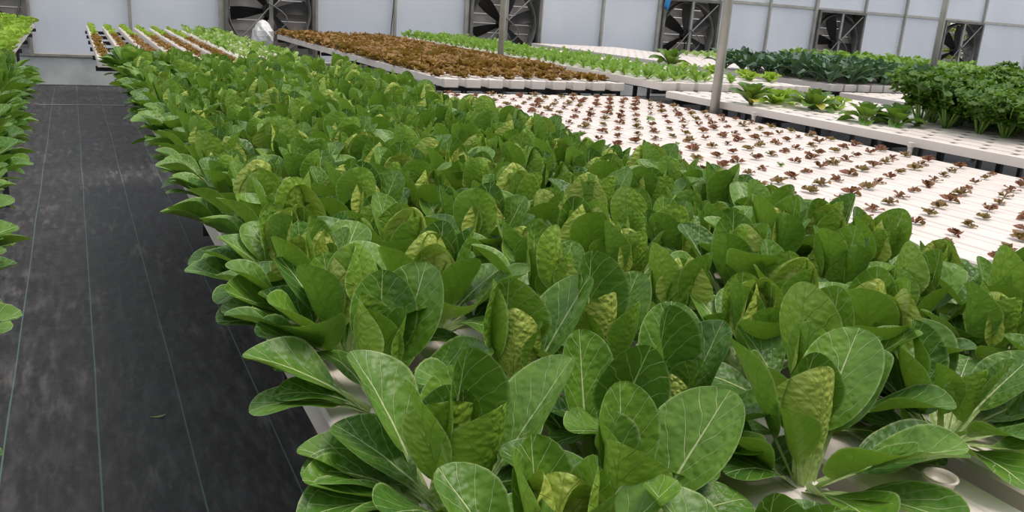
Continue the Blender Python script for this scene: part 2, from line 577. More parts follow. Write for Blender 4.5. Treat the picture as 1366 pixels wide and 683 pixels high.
# what shows through the open shutters
for k, (x, y, s, lb) in enumerate(((21.2, 16.6, 1.5, 'yellow-green shrub outside seen through the open fan shutter'),
                                   (23.2, 16.9, 1.3, 'shrub outside beyond the shrub behind the open fan shutter'))):
    rng = random.Random(k)
    V, F = [], []
    for j in range(900):
        d = Vector((rng.gauss(0, 1), rng.gauss(0, 1), rng.gauss(0, 1))).normalized() * s * rng.uniform(0.55, 1.0) * 0.8
        p = d + Vector((0, 0, s * 0.82))
        u = Vector((rng.gauss(0, 1), rng.gauss(0, 1), rng.gauss(0, 1))).normalized() * 0.09
        w = u.cross(Vector((rng.gauss(0, 1), rng.gauss(0, 1), rng.gauss(0, 1)))).normalized() * 0.05
        n = len(V)
        V += [p - u, p + w, p + u, p - w]
        F.append((n, n + 1, n + 2, n + 3))
    t = link('shrub', None, None, (x, y, -0.02))
    tag(t, lb, 'shrub')
    link('foliage', mesh('foliage', V, F, M_SHRUB, smooth=False), t)['kind'] = 'stuff'
    MB().tube([(0, 0, 0), (0.03, 0, s * 0.5), (0, 0.02, s)], [0.05, 0.04, 0.02], 8).build('trunk', M_EARTH, t)

# ------------------------------------------------------------------ poles
POLES = [(4.62, 5.50, 'grey steel pole in the gap beside the red seedling bed'),
         (4.62, 9.55, 'grey steel pole rising between brown and green lettuce'),
         (9.55, 7.36, 'grey steel pole rising beyond the dark kale')]
for x, y, lb in POLES:
    t = link('steel_pole', None, None, (x, y, 0))
    tag(t, lb, 'pole')
    MB().tube([(0, 0, 0), (0, 0, 3.6)], 0.038, 16).build('shaft', M_POST, t, smooth=True)
    MB().box(-0.06, 0.06, -0.06, 0.06, 0, 0.012).build('base_plate', M_STEEL, t)


# ------------------------------------------------------------------ channels and their tables
def nth(k):
    w = ['zeroth', 'first', 'second', 'third', 'fourth', 'fifth', 'sixth', 'seventh', 'eighth', 'ninth', 'tenth',
         'eleventh', 'twelfth', 'thirteenth', 'fourteenth', 'fifteenth', 'sixteenth', 'seventeenth', 'eighteenth', 'nineteenth', 'twentieth']
    if k < len(w):
        return w[k]
    t = {2: 'twenty', 3: 'thirty', 4: 'forty'}[k // 10]
    return ({2: 'twentieth', 3: 'thirtieth', 4: 'fortieth'}[k // 10]) if k % 10 == 0 else t + '-' + w[k % 10]


CHM = {}


def channel_mesh(w, h, L, holes, off, step=0.2):
    key = (w, h, L, holes, off)
    if key in CHM:
        return CHM[key]
    V, F = [], []
    if not holes:
        e = w / 2
        prof = [(-e, -h), (-e, -0.006), (-e + 0.006, 0), (-0.036, 0), (-0.032, -0.003), (0.032, -0.003), (0.036, 0), (e - 0.006, 0), (e, -0.006), (e, -h)]
        n = len(prof)
        for y in (0, L):
            V += [(x, y, z) for x, z in prof]
        F = [(i, (i + 1) % n, n + (i + 1) % n, n + i) for i in range(n)]
        F += [tuple(range(n - 1, -1, -1)), tuple(range(n, 2 * n))]
        F = [tuple(reversed(f)) for f in F]
    else:
        hs = 0.021
        xs = [-w / 2, -w / 2 + 0.03, -hs, hs, w / 2 - 0.03, w / 2]
        zs = [0, 0.004, 0.004, 0.004, 0.004, 0]
        ys = [0.0]
        y = off
        while y + hs < L - 0.02:
            ys += [y - hs, y + hs]
            y += step
        ys.append(L)
        for y in ys:
            V += [(x, y, z) for x, z in zip(xs, zs)]
        for j in range(len(ys) - 1):
            for i in range(5):
                if i == 2 and j % 2 == 1:
                    continue
                F.append((j * 6 + i, j * 6 + i + 1, j * 6 + i + 7, j * 6 + i + 6))
        b = len(V)
        V += [(x, y, z) for y in (0, L) for x, z in ((-w / 2, 0), (-w / 2, -h), (w / 2, -h), (w / 2, 0))]
        F += [(b + i, b + i + 1, b + i + 5, b + i + 4) for i in range(3)] + [(b, b + 3, b + 2, b + 1), (b + 4, b + 5, b + 6, b + 7)]
    CHM[key] = mesh('grow_channel', V, F, M_PVC, smooth=False)
    return CHM[key]


CAPM = {}


def cap_mesh(w, h):
    if (w, h) not in CAPM:
        b = MB().box(-w / 2 - 0.004, w / 2 + 0.004, -0.03, 0.02, -h - 0.004, 0.006, 0.004)
        CAPM[(w, h)] = mesh('end_cap', b.V, b.F, M_PVCOLD, smooth=False)
    return CAPM[(w, h)]


def table(x0, x1, y0, y1, ztop, what):
    """the steel stand under one bed of channels"""
    t = link('channel_stand', None, None, (0, 0, 0))
    tag(t, what, 'stand', 'steel stands under the channels')
    t.location = (x0, y0, 0)
    W, L = x1 - x0, y1 - y0
    INS = min(0.62, W * 0.42)
    for x in (INS, W - INS):
        MB().box(x - 0.02, x + 0.02, 0.02, L - 0.02, ztop - 0.085, ztop - 0.045).build('rail', M_DARK, t)
    n = max(2, round(L / 1.25) + 1)
    leg = MB().box(-0.018, 0.018, -0.018, 0.018, 0, ztop - 0.085)
    lm = mesh('leg', leg.V, leg.F, M_DARK, smooth=False)
    bar = MB().box(0.0, W, -0.015, 0.015, ztop - 0.045, ztop - 0.005)
    bm_ = mesh('cross_bar', bar.V, bar.F, M_DARK, smooth=False)
    for k in range(n):
        y = 0.12 + (L - 0.24) * k / (n - 1)
        link('cross_bar', bm_, t, (0, y, 0))
        for x in (INS, W - INS):
            link('leg', lm, t, (x, y, 0))
    return t


def bed(xs, w, h, y0, y1, z, label, group, holes=False, caps=True, step=0.2):
    for k, x in enumerate(xs):
        o = link('grow_channel', channel_mesh(w, h, round(y1 - y0, 3), holes, 0.12 + (0.1 if k % 2 else 0), step), None, (x, y0, z))
        tag(o, label.format(nth(k + 1)), 'channel', group)
        if caps:
            link('end_cap', cap_mesh(w, h), o)


rng0 = random.Random(11)
Z1, Z2 = 0.80, 0.90
Y1A, Y1B, Y2A, Y2B = 0.25, 6.62, 6.78, 13.5
Y3, ZB3, ZB3F = 6.25, 0.89, 0.955
PAKX = [0.42 + 0.235 * i for i in range(7)]
ZPK = 0.835
SEEDX = [2.70 + 0.1965 * i for i in range(10)]
B0X = [-0.39, -0.64]
B0FX = [-0.53, -0.73, -0.93]
B1FX = [0.21 + 0.2 * i for i in range(9)]
BRX = [2.82 + 0.2105 * i for i in range(9)]
B3X = [4.755 + 0.172 * i for i in range(11)]
B3FX = [4.76 + 0.205 * i for i in range(9)]
B4X = [7.2 + 0.2 * i for i in range(9)]
B5X = [9.95 + 0.2 * i for i in range(9)]

bed(PAKX, 0.18, 0.06, Y1A, Y1B + 0.42, ZPK, '{} white channel from the aisle under the pak choi', 'channels under the pak choi', caps=False)
table(0.33, 1.92, Y1A, Y1B, ZPK - 0.06, 'dark steel stand under the wide pak choi bed')
bed(SEEDX, 0.184, 0.06, 1.0, Y1B, Z1, '{} white channel of red seedlings counted from the pak choi', 'channels of red seedlings', caps=False)
table(2.6, 4.58, 1.0, Y1B, Z1 - 0.06, 'dark steel stand under the red seedling bed')
bed(B0X, 0.19, 0.06, Y1A, Y1B, ZPK, '{} white channel from the aisle under the pak choi strip at the left edge', 'channels at the left edge', caps=False)
table(-0.74, -0.29, Y1A, Y1B, ZPK - 0.06, 'dark steel stand under the pak choi strip at the left edge')
bed(B0FX, 0.11, 0.06, Y2A, Y2B, Z2, '{} white channel from the aisle under the lime lettuce', 'channels under the lime lettuce')
table(-1.02, -0.45, Y2A, Y2B, Z2 - 0.06, 'dark steel stand under the lime lettuce')
bed(B1FX, 0.105, 0.06, Y2A + 0.95, Y2B, Z2, '{} channel from the aisle in the bed beyond the pak choi', 'spaced channels beyond the pak choi')
table(0.14, 1.92, Y2A + 0.95, Y2B, Z2 - 0.06, 'dark open steel stand under spaced channels beyond the pak choi')
bed(BRX, 0.125, 0.065, Y2A, Y2B, Z2, '{} channel from the left under the brown lettuce, square white end', 'channels under the brown lettuce')
table(2.74, 4.58, Y2A, Y2B, Z2 - 0.065, 'dark steel stand under the brown lettuce bed')
bed(B3X, 0.148, 0.055, 1.5, Y3, ZB3, '{} white holed channel counted from the dark gap, celery bed', 'holed channels beside the seedlings', True)
table(4.66, 6.57, 1.5, Y3, ZB3 - 0.055, 'dark steel stand under the holed channels beside the red seedlings')
bed(B3FX, 0.15, 0.065, Y3 + 0.1, Y2B, ZB3F, '{} channel counted from the pole side under green lettuce', 'channels under the green lettuce', True)
table(4.68, 6.48, Y3 + 0.1, Y2B, ZB3F - 0.065, 'dark steel stand under the green lettuce bed')
bed(B4X, 0.185, 0.06, 2.8, Y1B - 0.1, ZB3, '{} white holed channel in the bed in front of the kale', 'holed channels in front of the kale', True)
table(7.1, 9.0, 2.8, Y1B - 0.1, ZB3 - 0.06, 'dark steel stand in front of the kale')
bed(B4X, 0.17, 0.065, Y2A - 0.1, Y2B, ZB3F, '{} white channel counted from the left in the kale bed', 'channels of the kale bed', True)
table(7.1, 9.0, Y2A - 0.1, Y2B, ZB3F - 0.065, 'dark steel stand under the kale bed')
bed(B5X, 0.17, 0.065, 4.6, Y2B, Z2, '{} channel counted from the steel pole in the bed nearest the end wall fans', 'channels under the parsley', True)
table(9.85, 11.65, 4.6, Y2B, Z2 - 0.065, 'dark steel stand under the light green parsley')

# white pipe stubs standing at the edge of the holed bed
for y, lb in ((5.05, 'white pipe stub at the bed edge in front of the yellowed cos'), (3.62, 'white pipe stub at the bed edge below the celery')):
    t = link('pipe_stub', None, None, (4.636, y, 0.0))
    tag(t, lb, 'pipe')
    MB().tube([(0, 0, 0), (0, 0, 0.86)], 0.014, 10).build('tube', M_PVC, t)
    MB().tube([(0, 0, 0.835), (0, 0, 0.865)], 0.02, 10).build('collar', M_PVCOLD, t)


# ------------------------------------------------------------------ leaves
def leaf_mesh(name, L, W, pf, petw, mat, seed, bend=0.5, cup=0.25, wav=0.0, pucker=0.0, ns=13, nc=8, obov=0.56, tip=1.0, fold=0.0, bend0=0.0, ruffle=0.0):
    """L length, W widest, pf the share that is stalk, bend outward (radians over the length), cup raises the edges"""
    rng = random.Random(seed)
    p1, p2, p3 = (rng.uniform(0, 6.28) for _ in range(3))
    # stations: few on the stalk, close at the tip
    np_ = 3 if pf > 0.02 else 1
    S = [pf * i / np_ for i in range(np_)]
    for i in range(ns + 1):
        a = i / ns
        S.append(pf + (1 - pf) * (0.5 - 0.5 * math.cos(PI * a)) if a > 0.5 else pf + (1 - pf) * (a if a < 0 else 0.5 - 0.5 * math.cos(PI * a)))
    V, UV, F = [], [], []
    pos = Vector((0, 0, 0))
    last = 0.0
    lean = rng.uniform(-0.06, 0.06)
    for i, s in enumerate(S):
        sm = (s + last) / 2
        th = bend0 + bend * (sm ** 1.5)
        pos = pos + Vector((0, math.sin(th), math.cos(th))) * (s - last) * L
        last = s
        th = bend0 + bend * (s ** 1.5)
        nrm = Vector((0, -math.cos(th), math.sin(th)))
        if s < pf:
            hw = petw * (1.25 - 0.35 * s / max(pf, 1e-3))
        else:
            b = (s - pf) / (1 - pf)
            k = b ** (math.log(0.5) / math.log(obov))
            hw = max(W / 2 * max(0.0, 1 - (2 * min(1, k) - 1) ** 2) ** (0.52 * tip), petw * 0.9 * (1 - b))
        if i == len(S) - 1:
            hw = W * 0.012
        asym = 1 + 0.06 * math.sin(p1)
        for c in range(nc + 1):
            q = (c / nc) * 2 - 1
            x = q * hw * (asym if q > 0 else 2 - asym)
            hgt = cup * (x * x) / max(W, 1e-4) * 2 + fold * abs(x)
            e = abs(q) ** 2.5 * (hw / (W / 2))
            hgt += wav * W * e * math.sin(s * 11 + p2 + (2.1 if q > 0 else 0))
            hgt += ruffle * W * abs(q) ** 1.5 * (hw / (W / 2)) * math.sin(s * 26 + p3 + q * 2)
            if pucker and s > pf:
                hgt += pucker * W * (math.sin(x / W * 17 + p1) * math.sin(s * 29 + p2) + 0.6 * math.sin(x / W * 31 + s * 23 + p3)) * (1 - abs(q) ** 4) * 0.5
            v = pos + Vector((x + lean * L * s * s, 0, 0)) + nrm * hgt
            V.append(v)
            UV.append((0.5 + x / L, s))
    n = nc + 1
    for i in range(len(S) - 1):
        for c in range(nc):
            F.append((i * n + c, i * n + c + 1, (i + 1) * n + c + 1, (i + 1) * n + c))
    return V, F, UV, mat, name


def leaf(*a, **k):
    V, F, UV, mat, name = leaf_mesh(*a, **k)
    nc = k.get('nc', 8)
    last = len(V) // (nc + 1) - 1
    rim = [1.0 if i // (nc + 1) == last else abs((i % (nc + 1)) / nc * 2 - 1) for i in range(len(V))]
    return mesh(name, V, F, mat, UV, rim=rim)


# pak choi leaf shapes; "near" ones are finer
def pak_set(ns, nc, w, pf):
    S = {'outer': [], 'mid': [], 'heart': [], 'small': [], 'drop': []}
    r = random.Random(3)
    for i in range(6):
        S['outer'].append(leaf('leaf', r.uniform(0.215, 0.240), w * r.uniform(0.106, 0.124), pf, 0.010, (M_PAK, M_PAKD)[i % 2], 10 + i,
                               bend=r.uniform(-0.1, 0.5), cup=r.uniform(0.25, 0.6), wav=r.uniform(0.02, 0.06), pucker=0.012, ns=ns, nc=nc, obov=0.54))
    for i in range(8):
        S['mid'].append(leaf('leaf', r.uniform(0.212, 0.235), w * r.uniform(0.100, 0.118), pf, 0.010, (M_PAK, M_PAKD, M_PAK, M_PAKY)[i % 4], 30 + i,
                             bend=(0.0, -0.35, 0.1, -0.5, -0.6, 0.0, -0.3, -0.45)[i], cup=(0.35, 0.8, 0.4, 0.9, 0.65, 0.35, 0.7, 0.5)[i],
                             wav=r.uniform(0.015, 0.05), pucker=0.014, ns=ns, nc=nc, obov=0.54))
    for i in range(5):
        S['heart'].append(leaf('heart_leaf', r.uniform(0.180, 0.195), (0.5 + w / 2) * r.uniform(0.096, 0.110), 0.38, 0.010, M_HEART, 50 + i,
                               bend=r.uniform(-0.8, -0.5), cup=r.uniform(0.8, 1.1), wav=0.02, pucker=0.024, ns=ns + 2, nc=nc + 2, obov=0.5))
    for i in range(3):
        S['small'].append(leaf('leaf', r.uniform(0.155, 0.175), r.uniform(0.066, 0.080), 0.38, 0.008, M_PAK, 70 + i,
                               bend=r.uniform(-0.2, 0.25), cup=r.uniform(0.5, 0.9), wav=0.02, pucker=0.008, ns=ns, nc=nc))
    for i in range(3):
        S['drop'].append(leaf('leaf', r.uniform(0.21, 0.235), w * r.uniform(0.095, 0.115), pf, 0.009, M_PAKD, 90 + i,
                              bend=r.uniform(0.8, 1.2), cup=r.uniform(0.1, 0.3), wav=0.04, pucker=0.008, ns=ns, nc=nc))
    return S


PN = pak_set(16, 12, 1.0, 0.34)
PM = pak_set(13, 10, 0.86, 0.42)
PF = pak_set(9, 6, 0.84, 0.42)


def pak(loc, plan, S, scale=1.0, name='pak_choi'):
    t = link(name, None, None, loc)
    t.scale = (scale,) * 3
    for kind, az, tilt, sc, tw, idx in plan:
        me = S[kind][idx % len(S[kind])]
        m = Matrix.Rotation(az, 4, 'Z') @ Matrix.Translation((0, 0.008, 0)) @ Matrix.Rotation(-tilt, 4, 'X') @ Matrix.Rotation(tw, 4, 'Z') @ Matrix.Scale(sc, 4)
        o = link(me.name.split('.')[0], me, t)
        o.matrix_local = m
    return t


def pak_plan(rng, lush=1.0):
    P = []
    a0 = rng.uniform(0, 2 * PI)
    n = rng.choice((5, 6, 6))
    for k in range(n):
        P.append(('outer', a0 + 2 * PI * k / n + rng.uniform(-0.3, 0.3), R(rng.uniform(30, 54)), rng.uniform(0.9, 1.12), rng.uniform(-0.35, 0.35), rng.randrange(6)))
    for k in range(rng.choice((4, 5))):
        P.append(('drop', a0 + 0.5 + k * 1.35 + rng.uniform(-0.4, 0.4), R(rng.uniform(46, 72)), rng.uniform(0.85, 1.05), rng.uniform(-0.3, 0.3), rng.randrange(3)))
    a1 = a0 + 0.6
    n = rng.choice((5, 6))
    for k in range(n):
        P.append(('mid', a1 + 2 * PI * k / n + rng.uniform(-0.3, 0.3), R(rng.uniform(8, 27)), rng.uniform(0.88, 1.1), rng.uniform(-0.5, 0.5), rng.randrange(8)))
    a2 = rng.uniform(0, 6.28)
    ball = rng.random() < 0.7
    hs = rng.uniform(1.0, 1.22)
    for k in range(3 if ball else 1):
        P.append(('heart', a2 + k * 2.09 + rng.uniform(-0.2, 0.2), R(rng.uniform(5, 12) if ball else rng.uniform(8, 24)), hs * rng.uniform(0.94, 1.06), rng.uniform(-0.2, 0.2), rng.randrange(5)))
    for k in range(2):
        P.append(('small', a2 + 1.3 + k * 2.6, R(rng.uniform(0, 14)), rng.uniform(0.8, 1.1), rng.uniform(-0.4, 0.4), rng.randrange(3)))
    return P


def cam_az(phi):
    """a leaf azimuth given clockwise-free from image right (0), away (90), left (180), toward the viewer (270)"""
    return R(phi) - YAW - PI / 2


def hero(loc, leaves, label, scale=1.0):
    plan = [(k, cam_az(phi), R(tilt), sc, R(tw), idx) for k, phi, tilt, sc, tw, idx in leaves]
    r = random.Random(label)
    plan += [('drop', 0.5 + 1.26 * k + r.uniform(-0.4, 0.4), R(r.uniform(44, 60)), r.uniform(0.8, 1.0), r.uniform(-0.3, 0.3), k) for k in range(5) if label[:9] not in ('large pak', 'pak choi ' if 'bare white' in label else '-') or k in (0, 1)]
    t = pak(loc, plan, PN, scale)
    tag(t, label, 'pak choi', 'pak choi in the wide bed')
    return t


# the plants along the near edge, each posed as seen
ZB = ZPK - 0.012
HERO = [
    ((0.95, 0.815), 1.0, 'large pak choi with a tall pale puckered heart, behind the white cup', [
        ('mid', 158, 30, 1.15, 25, 5), ('mid', 58, 34, 1.18, 0, 2), ('outer', 52, 44, 1.22, -10, 2), ('outer', 4, 60, 1.12, 0, 3),
        ('heart', 285, 8, 1.08, 0, 0), ('small', 225, 20, 1.0, 0, 1), ('outer', 275, 60, 1.05, 0, 4), ('outer', 304, 62, 1.15, 0, 1), ('outer', 190, 50, 0.95, 0, 5),
        ('mid', 100, 24, 0.95, 0, 4), ('outer', 332, 46, 1.05, 0, 4), ('outer', 292, 44, 1.0, 0, 0)]),
    ((1.315, 0.845), 0.98, 'pak choi with a folded dark centre standing on bare white channel', [
        ('mid', 125, 34, 0.95, 10, 1), ('mid', 25, 46, 1.0, 0, 2), ('outer', 92, 46, 1.15, 0, 0), ('mid', 180, 44, 0.9, 0, 4), ('outer', 268, 68, 1.05, 0, 2),
        ('outer', 345, 64, 1.05, 0, 5), ('small', 330, 20, 1.1, 0, 0), ('small', 200, 14, 0.95, 0, 2), ('outer', 205, 62, 0.85, 0, 3),
        ('outer', 15, 60, 1.1, 0, 1), ('outer', 60, 58, 1.1, 0, 3), ('outer', 130, 56, 1.05, 0, 4), ('mid', 300, 24, 0.75, 0, 3), ('outer', 315, 72, 0.9, 0, 0), ('outer', 235, 58, 0.95, 0, 4), ('drop', 170, 60, 1.0, 0, 2), ('outer', 290, 50, 0.85, 0, 3)]),
    ((0.812, 0.985), 0.98, 'pak choi with a thin yellow heart between two dark upright leaves', [
        ('mid', 135, 12, 1.1, 0, 1), ('mid', 40, 24, 1.08, -10, 5), ('heart', 240, 4, 0.72, 0, 1), ('outer', 215, 56, 0.95, 0, 2), ('outer', 300, 60, 0.95, 0, 0),
        ('mid', 90, 28, 1.1, 0, 2), ('outer', 350, 48, 1.0, 0, 3), ('outer', 165, 46, 1.0, 0, 1), ('small', 20, 10, 1.0, 0, 1)]),
    ((0.425, 0.925), 0.98, 'pak choi with a broad pale veined leaf beside a tall dark one, near the aisle', [
        ('mid', 125, 10, 1.1, 14, 1), ('mid', 28, 34, 1.2, -8, 0), ('small', 80, 4, 1.1, 0, 0), ('mid', 325, 26, 0.95, 0, 3), ('mid', 205, 16, 0.98, 0, 2),
        ('outer', 165, 50, 1.0, 0, 1), ('outer', 245, 48, 0.95, 0, 1), ('outer', 345, 62, 1.1, 0, 3), ('outer', 285, 55, 1.0, 0, 0)]),
    ((0.405, 0.965), 0.95, 'pak choi in the near aisle corner with a large veined leaf facing the viewer', [
        ('outer', 150, 30, 1.12, 12, 4), ('mid', 40, 12, 0.85, 0, 1), ('mid', 285, 24, 0.95, 0, 3), ('outer', 180, 56, 0.88, 0, 2), ('outer', 205, 62, 0.92, 0, 0),
        ('outer', 228, 66, 1.0, 0, 3), ('drop', 250, 56, 1.0, 0, 1), ('mid', 85, 22, 0.9, 0, 2)]),
    ((0.425, 1.255), 0.98, 'pak choi at the aisle edge with paired round leaves and a wide flat leaf', [
        ('mid', 65, 24, 1.2, 0, 0), ('mid', 105, 30, 1.1, 0, 1), ('mid', 255, 6, 0.9, 0, 2), ('small', 20, 10, 1.2, 0, 2), ('outer', 186, 54, 1.05, 0, 2),
        ('heart', 140, 20, 0.7, 0, 2), ('mid', 180, 20, 1.05, 0, 3), ('drop', 205, 60, 1.0, 0, 0), ('outer', 20, 48, 1.0, 0, 3), ('outer', 310, 54, 1.0, 0, 5)]),
    ((0.65, 1.215), 0.98, 'pak choi with a squat blistered heart between two broad leaves', [
        ('mid', 112, 18, 1.1, 0, 3), ('mid', 35, 32, 1.2, -8, 0), ('heart', 265, 12, 1.0, 0, 1), ('mid', 165, 24, 1.05, 20, 4), ('outer', 300, 60, 1.05, 0, 1),
        ('outer', 225, 54, 1.0, 0, 2), ('outer', 80, 48, 1.1, 0, 4), ('small', 20, 8, 1.0, 0, 1)]),
    ((0.83, 1.215), 0.98, 'pak choi with a rounded yellow-green heart in front of a tall round leaf', [
        ('mid', 122, 20, 1.18, 0, 1), ('heart', 300, 14, 1.1, 10, 0), ('mid', 60, 24, 1.05, 0, 2), ('outer', 10, 46, 1.05, 0, 3), ('outer', 190, 54, 1.1, 0, 0),
        ('outer', 265, 58, 1.0, 0, 5), ('mid', 330, 30, 0.95, 0, 4), ('small', 200, 10, 1.0, 0, 0)]),
    ((0.665, 0.965), 0.95, 'small pak choi with one upright leaf over a shallow bowl-shaped leaf', [
        ('mid', 120, 18, 1.0, 0, 2), ('mid', 300, 34, 0.9, 0, 0), ('mid', 20, 16, 1.05, 60, 1), ('outer', 270, 58, 0.95, 0, 1), ('outer', 65, 52, 1.0, 0, 2),
        ('outer', 200, 56, 1.0, 0, 3), ('outer', 320, 58, 1.0, 0, 4)]),
    ((0.60, 0.775), 0.98, 'pak choi cut by the bottom edge below the shallow bowl-shaped leaf', [
        ('mid', 120, 12, 1.0, 0, 2), ('mid', 40, 40, 1.15, 0, 0), ('outer', 170, 44, 1.0, 0, 1), ('small', 170, 10, 1.2, 0, 1), ('outer', 65, 56, 1.1, 0, 2),
        ('mid', 230, 24, 0.9, 0, 3), ('outer', 320, 58, 1.0, 0, 4), ('outer', 255, 60, 1.0, 0, 5)]),
]
taken = []
for (x, y), s, lb, lv in HERO:
    hero((x, y, ZB), lv, lb, s)
    taken.append((x, y))
taken += [(1.12, 0.70), (1.25, 0.64), (1.0, 0.60), (0.92, 0.52)]

# the rest of the wide bed
rng = random.Random(21)
protoN = [pak_plan(rng) for _ in range(14)]
PROTO = {}
dY = 0.204
for i, x in enumerate(PAKX):
    cnt = sum(1 for a, b in taken[:len(HERO)] if min(range(len(PAKX)), key=lambda j: abs(PAKX[j] - a)) == i)
    y = 0.46 + (dY / 2 if i % 2 else 0)
    while y < Y1B + 0.2:
        px, py = x + rng.uniform(-0.025, 0.025), y + rng.uniform(-0.03, 0.03)
        y += dY
        if any((px - a) ** 2 + (py - b) ** 2 < 0.16 ** 2 for a, b in taken):
            continue
        if not seen((px, py, 0.98), 170):
            continue
        cnt += 1
        near = py < 2.6
        kk = (rng.randrange(14), near)
        sc = rng.uniform(0.9, 1.08)
        if i == 0 and rng.random() < 0.5:
            px += 0.01
        loc = (px, py, ZB)
        rz = rng.uniform(0, 2 * PI)
        if kk not in PROTO:
            o = pak(loc, protoN[kk[0]], PM if near else PF, sc)
            o.rotation_euler = (0, 0, rz)
            PROTO[kk] = o
        else:
            o = copy_tree(PROTO[kk], loc, rz, sc)
        if i in (0, 6):
            side = PI / 2 if i == 0 else -PI / 2
            for _ in range(3):
                me = PM['outer'][rng.randrange(6)] if near else PF['outer'][rng.randrange(6)]
                e = link('leaf', me, o)
                e.matrix_local = Matrix.Rotation(-rz + side + rng.uniform(-0.7, 0.7), 4, 'Z') @ Matrix.Rotation(-R(rng.uniform(42, 68)), 4, 'X') @ Matrix.Rotation(rng.uniform(-0.4, 0.4), 4, 'Z') @ Matrix.Scale(rng.uniform(0.95, 1.18), 4)
        row = ('in the edge row along the black aisle', 'in the second row from the aisle', 'in the third row from the aisle', 'in the fourth row from the aisle',
               'in the fifth row from the aisle', 'in the sixth row from the aisle', 'in the row nearest the red seedlings')[i]
        tag(o, f'green pak choi, {nth(cnt)} from the near end {row}', 'pak choi', 'pak choi in the wide bed')

for x, y, sc, lb in ((0.37, 6.90, 1.12, 'farthest pak choi at the aisle corner, below the first spaced channel'),
                     (0.60, 6.93, 1.0, 'far end pak choi beside the farthest one at the aisle corner')):
    o = copy_tree(PROTO[next(k for k in PROTO if not k[1])], (x, y, ZB), x * 5, sc)
    for k in range(4):
        e = link('leaf', PF['outer'][k], o)
        e.matrix_local = Matrix.Rotation(-x * 5 + PI / 2 - 0.9 + 0.6 * k, 4, 'Z') @ Matrix.Rotation(-R(30 + 9 * k), 4, 'X') @ Matrix.Scale(1.1, 4)
    tag(o, lb, 'pak choi', 'pak choi in the wide bed')

# scrap of leaf lying in the aisle
o = link('leaf_scrap', leaf('leaf_scrap', 0.055, 0.014, 0.1, 0.002, M_SGREEN, 5, bend=0.3, cup=0.4, ns=6, nc=4), None, (0.152, 3.037, 0.003), (R(88), R(0), R(75)))
tag(o, 'small withered leaf scrap lying on the black aisle fabric', 'leaf')

# the strip of pak choi left of the aisle
for i, x in enumerate(B0X):
    cnt = 0
    y = 1.18 + (dY / 2 if i % 2 else 0)
    while y < Y1B - 0.05:
        px, py = x + 0.05 - 0.016 * (y - 1.2) + rng.uniform(-0.02, 0.02), y + rng.uniform(-0.03, 0.03)
        y += dY
        if not seen((px + 0.28, py, 0.95), 20):
            continue
        cnt += 1
        near = False
        kk = (rng.randrange(14), near)
        sc, rz, loc = rng.uniform(0.88, 1.02), rng.uniform(0, 2 * PI), (px, py, ZB)
        if kk not in PROTO:
            o = pak(loc, protoN[kk[0]], PF, sc)
            o.rotation_euler = (0, 0, rz)
            PROTO[kk] = o
        else:
            o = copy_tree(PROTO[kk], loc, rz, sc)
        if i == 0:
            for _ in range(2):
                e = link('leaf', PF['outer'][rng.randrange(6)], o)
                e.matrix_local = Matrix.Rotation(-rz - PI / 2 + rng.uniform(-0.7, 0.7), 4, 'Z') @ Matrix.Rotation(-R(rng.uniform(42, 68)), 4, 'X') @ Matrix.Rotation(rng.uniform(-0.4, 0.4), 4, 'Z') @ Matrix.Scale(rng.uniform(1.0, 1.2), 4)
        tag(o, f'pak choi left of the aisle, {nth(cnt)} from the near end ' + ('in its edge row' if i == 0 else 'in its inner row'), 'pak choi', 'pak choi left of the aisle')

# white cup by the big plant
V, F = [], []
n = 24
prof = [(0.017, -0.05), (0.0235, -0.004), (0.027, 0.0), (0.027, 0.002), (0.0235, 0.0025), (0.021, -0.004), (0.019, -0.010), (0.0, -0.011)]
for k in range(n):
    a = 2 * PI * k / n
    V += [(r * math.cos(a), r * math.sin(a), z) for r, z in prof]
m = len(prof)
for k in range(n):
    for j in range(m - 1):
        F.append((k * m + j, ((k + 1) % n) * m + j, ((k + 1) % n) * m + j + 1, k * m + j + 1))
o = link('planting_cup', mesh('planting_cup', V, F, M_PVC), None, (1.143, 0.727, ZPK + 0.02))
tag(o, 'empty white round planting cup in the channel below the largest pak choi', 'cup')


# ------------------------------------------------------------------ small plants as one mesh each, leaves joined at the crown
def rosette(name, mat, seed, n, L, W, tilt, pf=0.15, bend=0.5, cup=0.3, ruffle=0.15, ns=5, nc=4, inner=0, wav=0.05, lift=0.0, tip=1.0, obov=0.6):
    rng = random.Random(seed)
    V, F, UV = [(0, 0, 0)], [], [(0.5, 0.0)]
    for k in range(n + inner):
        inn = k >= n
        a = 2 * PI * k / max(1, n) + rng.uniform(-0.35, 0.35)
        t = R(rng.uniform(*tilt)) * (0.35 if inn else 1)
        l = L * rng.uniform(0.8, 1.15) * (0.75 if inn else 1)
        v, f, uv, _, _ = leaf_mesh(name, l, W * rng.uniform(0.85, 1.15), pf, W * 0.08, None, rng.randrange(9999), bend=bend * rng.uniform(0.6, 1.3),
                                   cup=cup, ruffle=ruffle, wav=wav, ns=ns, nc=nc, tip=tip, obov=obov)
        m = Matrix.Rotation(a, 3, 'Z') @ Matrix.Rotation(-t, 3, 'X') @ Matrix.Rotation(rng.uniform(-0.4, 0.4), 3, 'Z')
        b = len(V)
        V += [tuple(m @ p + Vector((0, 0, lift))) for p in v]
        UV += uv
        F += [tuple(i + b for i in q) for q in f]
        F += [(0, b + c, b + c + 1) for c in range(nc)]
    return mesh(name, V, F, mat, UV)


